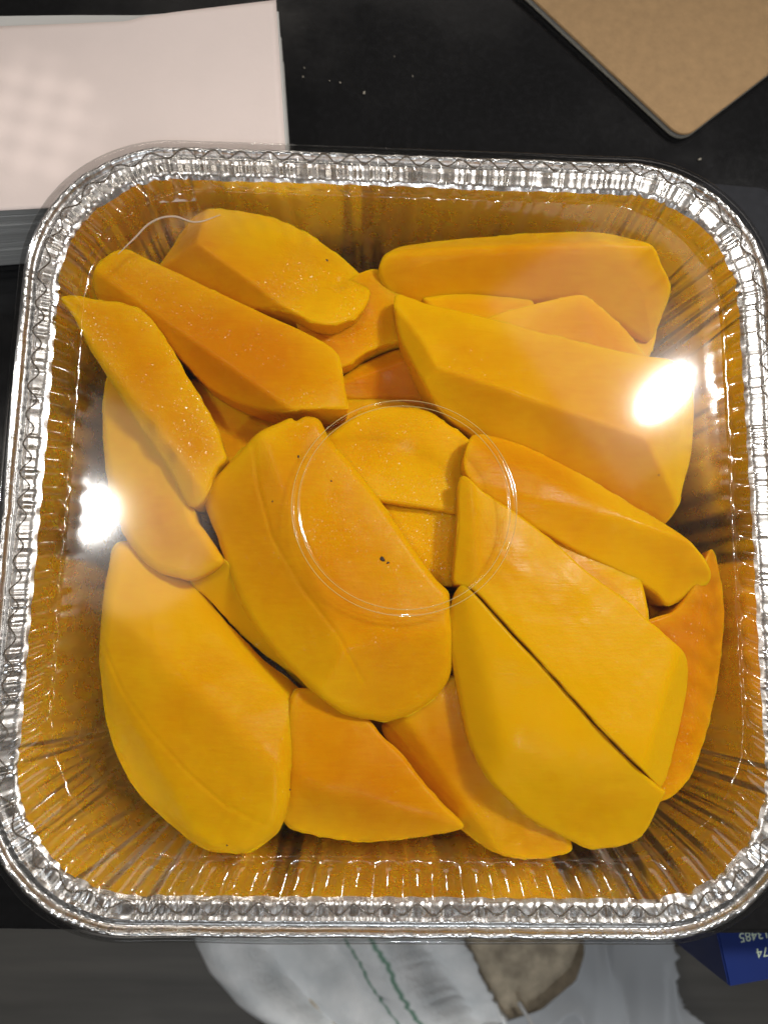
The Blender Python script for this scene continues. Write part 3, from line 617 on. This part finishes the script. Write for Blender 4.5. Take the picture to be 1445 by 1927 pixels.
    tag(ob, d['label'], 'mango', 'mango pieces in the foil pan')
    piece_bvh.append((ob, BVHTree.FromObject(ob, bpy.context.evaluated_depsgraph_get()) if False else BVHTree.FromPolygons([v.co for v in me.vertices], [p_.vertices for p_ in me.polygons])))
    return ob
for i, d in enumerate(PIECES):
    ob_ = mango_piece(i, d)

def top_hit(x, y):
    best = None
    for ob, bv in piece_bvh:
        h = bv.ray_cast(Vector((x, y, 0.2)), Vector((0, 0, -1)))
        if h[0] and (best is None or h[0].z > best[1].z): best = (ob, h[0])
    return best
def blob(name, r, mat, parent=None, seed=0, flat=0.5):
    bm = bmesh.new(); bmesh.ops.create_icosphere(bm, subdivisions=2, radius=r)
    for v in bm.verts:
        v.co *= 0.75+0.5*noise.noise(v.co/r*0.9+Vector((seed*3.1, 0, 0))); v.co.z *= flat
    me = bpy.data.meshes.new(name); bm.to_mesh(me); bm.free()
    return link(name, me, mat, parent)
SPECKS = [(-29.9, 14.4, 0.35), (-20.5, 7.8, 0.25), (-36.7, 1.6, 0.22), (-5.6, -14.1, 0.7), (-4.1, -15.0, 0.35), (-47.2, -93.3, 0.25), (-30.1, -77.7, 0.3), (75.9, 13.6, 0.28), (-23.9, 81.8, 0.4), (-30.1, -7.6, 0.2), (-16.9, 39.4, 0.3)]
for i, (x, y, r) in enumerate(SPECKS):
    h = top_hit(x/1000, y/1000)
    if h:
        s = blob('speck', r/1000, M['speck'], h[0], i, 0.25); s.location = h[1]+Vector((0, 0, 0.00005)); s.scale = (1, 1.6, 1); s.rotation_euler = (0, 0, i*1.3)

# ------------------------------------------------------------------ things on the table
pk = empty('paper_stack', (-0.09, 0.135, 0))
tag(pk, 'thick stack of white paper with a wavy top sheet, beside the foil pan', 'paper')
def shifted(pts, ox, oy): return [((x+ox)/1000+0.09, (y+oy)/1000-0.135) for x, y in pts]
PB = [(-190, 90), (-128, 97.2), (-112, 98.8), (-80, 101.8), (-37, 106.0), (-38.5, 123.8), (-43.5, 176), (-60, 173.5), (-73, 171), (-88, 169), (-110, 168), (-190, 163)]
zz = 0.0004
for i in range(9):
    hgt = 0.0036+0.0006*((i*5) % 3)
    prism('page_block', shifted(PB, 0.5*math.sin(i*2.1), 0.35*math.cos(i*1.7)), zz, zz+hgt-0.00025, M['edges'], pk, 0.0002, 1); zz += hgt
# top sheet: rolling surface with a curled far edge
nx, ny = 60, 40
back = np.array([(-190, 160), (-134, 162), (-110, 163.5), (-92, 165), (-87, 167), (-73, 170), (-43.5, 176.2)]); front = np.array([(-190, 89.6), (-128, 96.8), (-112, 98.4), (-80, 101.4), (-37, 105.6)])
gx = np.linspace(-190, -40, nx); T = np.linspace(0, 1, ny)
Pg = np.zeros((ny, nx, 3))
for j, t in enumerate(T):
    fx = np.linspace(-190, -37, nx); bx_ = np.linspace(-190, -43.5, nx)
    X = fx*(1-t)+bx_*t; Y = np.interp(fx, front[:, 0], front[:, 1])*(1-t)+np.interp(bx_, back[:, 0], back[:, 1])*t
    Z = zz*1000+0.2+1.6*max(0, (t-0.72)/0.28)**2*(0.5+0.5*np.sin(X*0.05))+0.25*np.sin(Y*0.12+X*0.02)
    Pg[j] = np.c_[X/1000+0.09, Y/1000-0.135, Z/1000]
me = grid_mesh('top_sheet', Pg, closed=False); ts_ = link('top_sheet', me, M['paper'], pk)
md = ts_.modifiers.new('thick', 'SOLIDIFY'); md.thickness = 0.00025; md.offset = 1

def rounded_poly(corners, radii, seg=8):
    out = []; m = len(corners)
    for i in range(m):
        p0, p1, p2 = Vector(corners[i-1]), Vector(corners[i]), Vector(corners[(i+1) % m]); r = radii[i]
        if r <= 0: out.append(tuple(p1)); continue
        a = (p0-p1).normalized(); b = (p2-p1).normalized(); half = a.angle(b)/2; L_ = r/math.tan(half)
        s, e = p1+a*L_, p1+b*L_
        for k in range(seg+1):
            t = k/seg; out.append(tuple((1-t)**2*s+2*t*(1-t)*p1+t*t*e))
    return out
kb = empty('kraft_notebook', (0.106, 0.153, 0))
tag(kb, 'kraft brown notebook with rounded corner lying on the black table', 'notebook')
c0 = Vector((0, 0)); d1 = Vector((-0.70, 0.714)).normalized(); d2 = Vector((0.765, 0.644)).normalized()
rect = lambda g: rounded_poly([tuple(c0-(d1+d2)*g), tuple(c0-d1*g+d2*(0.15+g)), tuple(c0+d1*0.2+d2*0.15), tuple(c0+d1*(0.2+g)-d2*g)], [0.007, 0.007, 0.007, 0.007])
prism('back_cover', rect(-0.0004), 0.0004, 0.0014, M['greyboard'], kb, 0.0002, 1)
prism('page_block', rect(-0.0008), 0.0014, 0.0034, M['edges'], kb)
prism('front_cover', rect(0.0), 0.0034, 0.0046, M['kraft'], kb, 0.0003, 2)
dp = prism('flat_plate', rounded_poly([(0.101, 0.04), (0.1385, 0.04), (0.1385, 0.1345), (0.101, 0.1365)], [0.003, 0.003, 0.005, 0.003]), 0.0004, 0.0042, M['slab'], None, 0.0006, 2)
tag(dp, 'dark grey flat plate with rounded corner lying against the foil pan', 'plate')
for i, (x, y, r) in enumerate([(-35.9, 179.5, .55), (-22.3, 174.1, .5), (-36.3, 175.7, .7), (-13.2, 170, .8), (-26.3, 174.6, .45), (113.8, 147.7, .8), (-2, 186, .4), (-55+60, 178, .35)]):
    cb = blob('crumb', r*0.7/1000, M['crumb'], None, i+20, 0.6); cb.location = (x/1000, y/1000, r/1000*0.55); cb.scale = (1, 1.7 if i % 2 else 1, 1); cb.rotation_euler = (0, 0, i)
    tag(cb, 'tiny pale crumb on the black table top', 'crumb', 'crumbs on the black table')

# ------------------------------------------------------------------ things below the table edge
cu = empty('seat_cushion', (0.07, -0.30, -0.45))
tag(cu, 'mottled brown seat cushion below the table edge, under the towel', 'cushion')
cp = prism('pad', rounded_poly([(-0.13, -0.14), (0.125, -0.14), (0.125, 0.26), (-0.13, 0.26)], [0.02]*4), 0.03, 0.145, M['cushion'], cu, 0.008, 3)
prism('seat_board', rounded_poly([(-0.125, -0.135), (0.12, -0.135), (0.12, 0.255), (-0.125, 0.255)], [0.02]*4), 0.0, 0.03, M['greyboard'], cu)
# towel
left = np.array([(-118, -150), (-112, -185), (-103, -212), (-94, -228), (-77, -246), (-60, -257), (-30, -276), (10, -300)]); right = np.array([(20, -150), (42, -182), (61, -210), (76, -233), (91, -257), (104, -278), (118, -300), (126, -315)])
nv, nu = 90, 110
tt = np.linspace(0, 1, nv); uu = np.linspace(0, 1, nu); Pt = np.zeros((nv, nu, 3)); ac = np.zeros((nv, nu))
li = np.linspace(0, 1, len(left))
for j, t in enumerate(tt):
    l = np.array([np.interp(t, li, left[:, 0]), np.interp(t, li, left[:, 1])]); r = np.array([np.interp(t, li, right[:, 0]), np.interp(t, li, right[:, 1])])
    jag = 2.6*(noise.noise(Vector((j*0.9, 3.3, 0)))+0.6*noise.noise(Vector((j*2.3, 7.3, 0))))
    xy = l[None]*(1-uu[:, None])+(r+np.array([jag, 0]))[None]*uu[:, None]
    z = -297+9*np.sin(uu*10+t*2.6)+5*np.sin(uu*21-t*3.5+1.0)+3*vnoise2(xy[:, 0]*0.06+90, xy[:, 1]*0.06+90, 5)-38*np.clip(0.20-uu, 0, 1)**1.5*6
    Pt[j] = np.c_[xy, z]/1000; ac[j] = uu
me = grid_mesh('towel', Pt, closed=False); at = me.attributes.new('across', 'FLOAT', 'POINT'); at.data.foreach_set('value', ac.reshape(-1).astype(np.float32))
tw = link('towel', me, M['towel']); md = tw.modifiers.new('thick', 'SOLIDIFY'); md.thickness = 0.004; md.offset = -1
tag(tw, 'white terry towel with two green stripes draped below the table edge', 'towel')
# grey film bag
lb = np.array([(139, -150), (138, -190), (137, -215), (131, -230), (110, -247), (84, -256), (60, -275), (50, -300)]); rb = np.array([(192, -150), (193, -190), (195, -213), (195, -236), (199, -246), (214, -257), (224, -275), (228, -300)])
nv, nu = 60, 60; Pb = np.zeros((nv, nu, 3))
for j, t in enumerate(np.linspace(0, 1, nv)):
    u = np.linspace(0, 1, nu); q = t
    l = np.array([np.interp(q, np.linspace(0, 1, 8), lb[:, 0]), np.interp(q, np.linspace(0, 1, 8), lb[:, 1])]); r = np.array([np.interp(q, np.linspace(0, 1, 8), rb[:, 0]), np.interp(q, np.linspace(0, 1, 8), rb[:, 1])])
    xy = l[None]*(1-u[:, None])+(r+np.array([4*noise.noise(Vector((j*0.8, 9.1, 0))), 0]))[None]*u[:, None]
    rid = 1-np.abs(2*vnoise2(xy[:, 0]*0.07+70, xy[:, 1]*0.03+70, 9)-1)
    Pb[j] = np.c_[xy, -299+6*rid+5*vnoise2(xy[:, 0]*0.03+70, xy[:, 1]*0.03+70, 19)]/1000
bgo = link('plastic_bag', grid_mesh('plastic_bag', Pb, closed=False), M['bag'])
md = bgo.modifiers.new('thick', 'SOLIDIFY'); md.thickness = 0.0004
tag(bgo, 'crumpled grey translucent plastic bag lying on the brown cushion', 'bag')
def tube(name, pts, r, mat):
    cu_ = bpy.data.curves.new(name, 'CURVE'); cu_.dimensions = '3D'; s = cu_.splines.new('POLY'); s.points.add(len(pts)-1)
    for q, p_ in zip(s.points, pts): q.co = (*p_, 1)
    cu_.bevel_depth = r; cu_.bevel_resolution = 2
    tmp = bpy.data.objects.new(name, cu_); col.objects.link(tmp)
    me = bpy.data.meshes.new_from_object(tmp.evaluated_get(bpy.context.evaluated_depsgraph_get())); bpy.data.objects.remove(tmp)
    return link(name, me, mat)
c1 = tube('cord', [(0.066, -0.230, -0.3000), (0.080, -0.245, -0.3005), (0.0915, -0.257, -0.3), (0.115, -0.285, -0.301)], 0.0013, M['cord'])
tag(c1, 'longer thin grey cord on the brown cushion beside the towel', 'cord')
c2 = tube('cord', [(0.096, -0.2435, -0.296), (0.101, -0.251, -0.2955), (0.1046, -0.257, -0.2950), (0.114, -0.272, -0.294)], 0.0013, M['cord'])
tag(c2, 'short thin grey cord lying on the edge of the plastic bag', 'cord')
# blue box
bx = empty('blue_box', (0.1257, -0.1548, -0.305))
tag(bx, 'blue cardboard box with pale printed numbers standing below the table edge', 'box')
e1 = Vector((0.145, 0.024)).normalized(); e2 = Vector((-0.041, 0.213)).normalized()
q = [Vector((0, 0)), e1*0.075, e1*0.075+e2*0.075, e2*0.075]
prism('carton', [tuple(v) for v in q], 0.0, 0.265, M['blue'], bx, 0.0006, 2)
def text(body, size, loc, rotz, mat, parent):
    tc = bpy.data.curves.new('printed_number', 'FONT'); tc.body = body; tc.size = size; tc.extrude = 0.00003
    tmp = bpy.data.objects.new('tmp', tc); col.objects.link(tmp)
    me = bpy.data.meshes.new_from_object(tmp.evaluated_get(bpy.context.evaluated_depsgraph_get())); bpy.data.objects.remove(tmp)
    o = link('printed_number', me, mat, parent, smooth=False); o.location = loc; o.rotation_euler = (0, 0, rotz)
    return o
rz = math.atan2(e1.y, e1.x)+math.pi
text('D13485', 0.0046, (0.0190, 0.0205, 0.26506), rz, M['ink'], bx)
text('874', 0.0046, (0.0172, 0.0140, 0.26506), rz, M['ink'], bx)
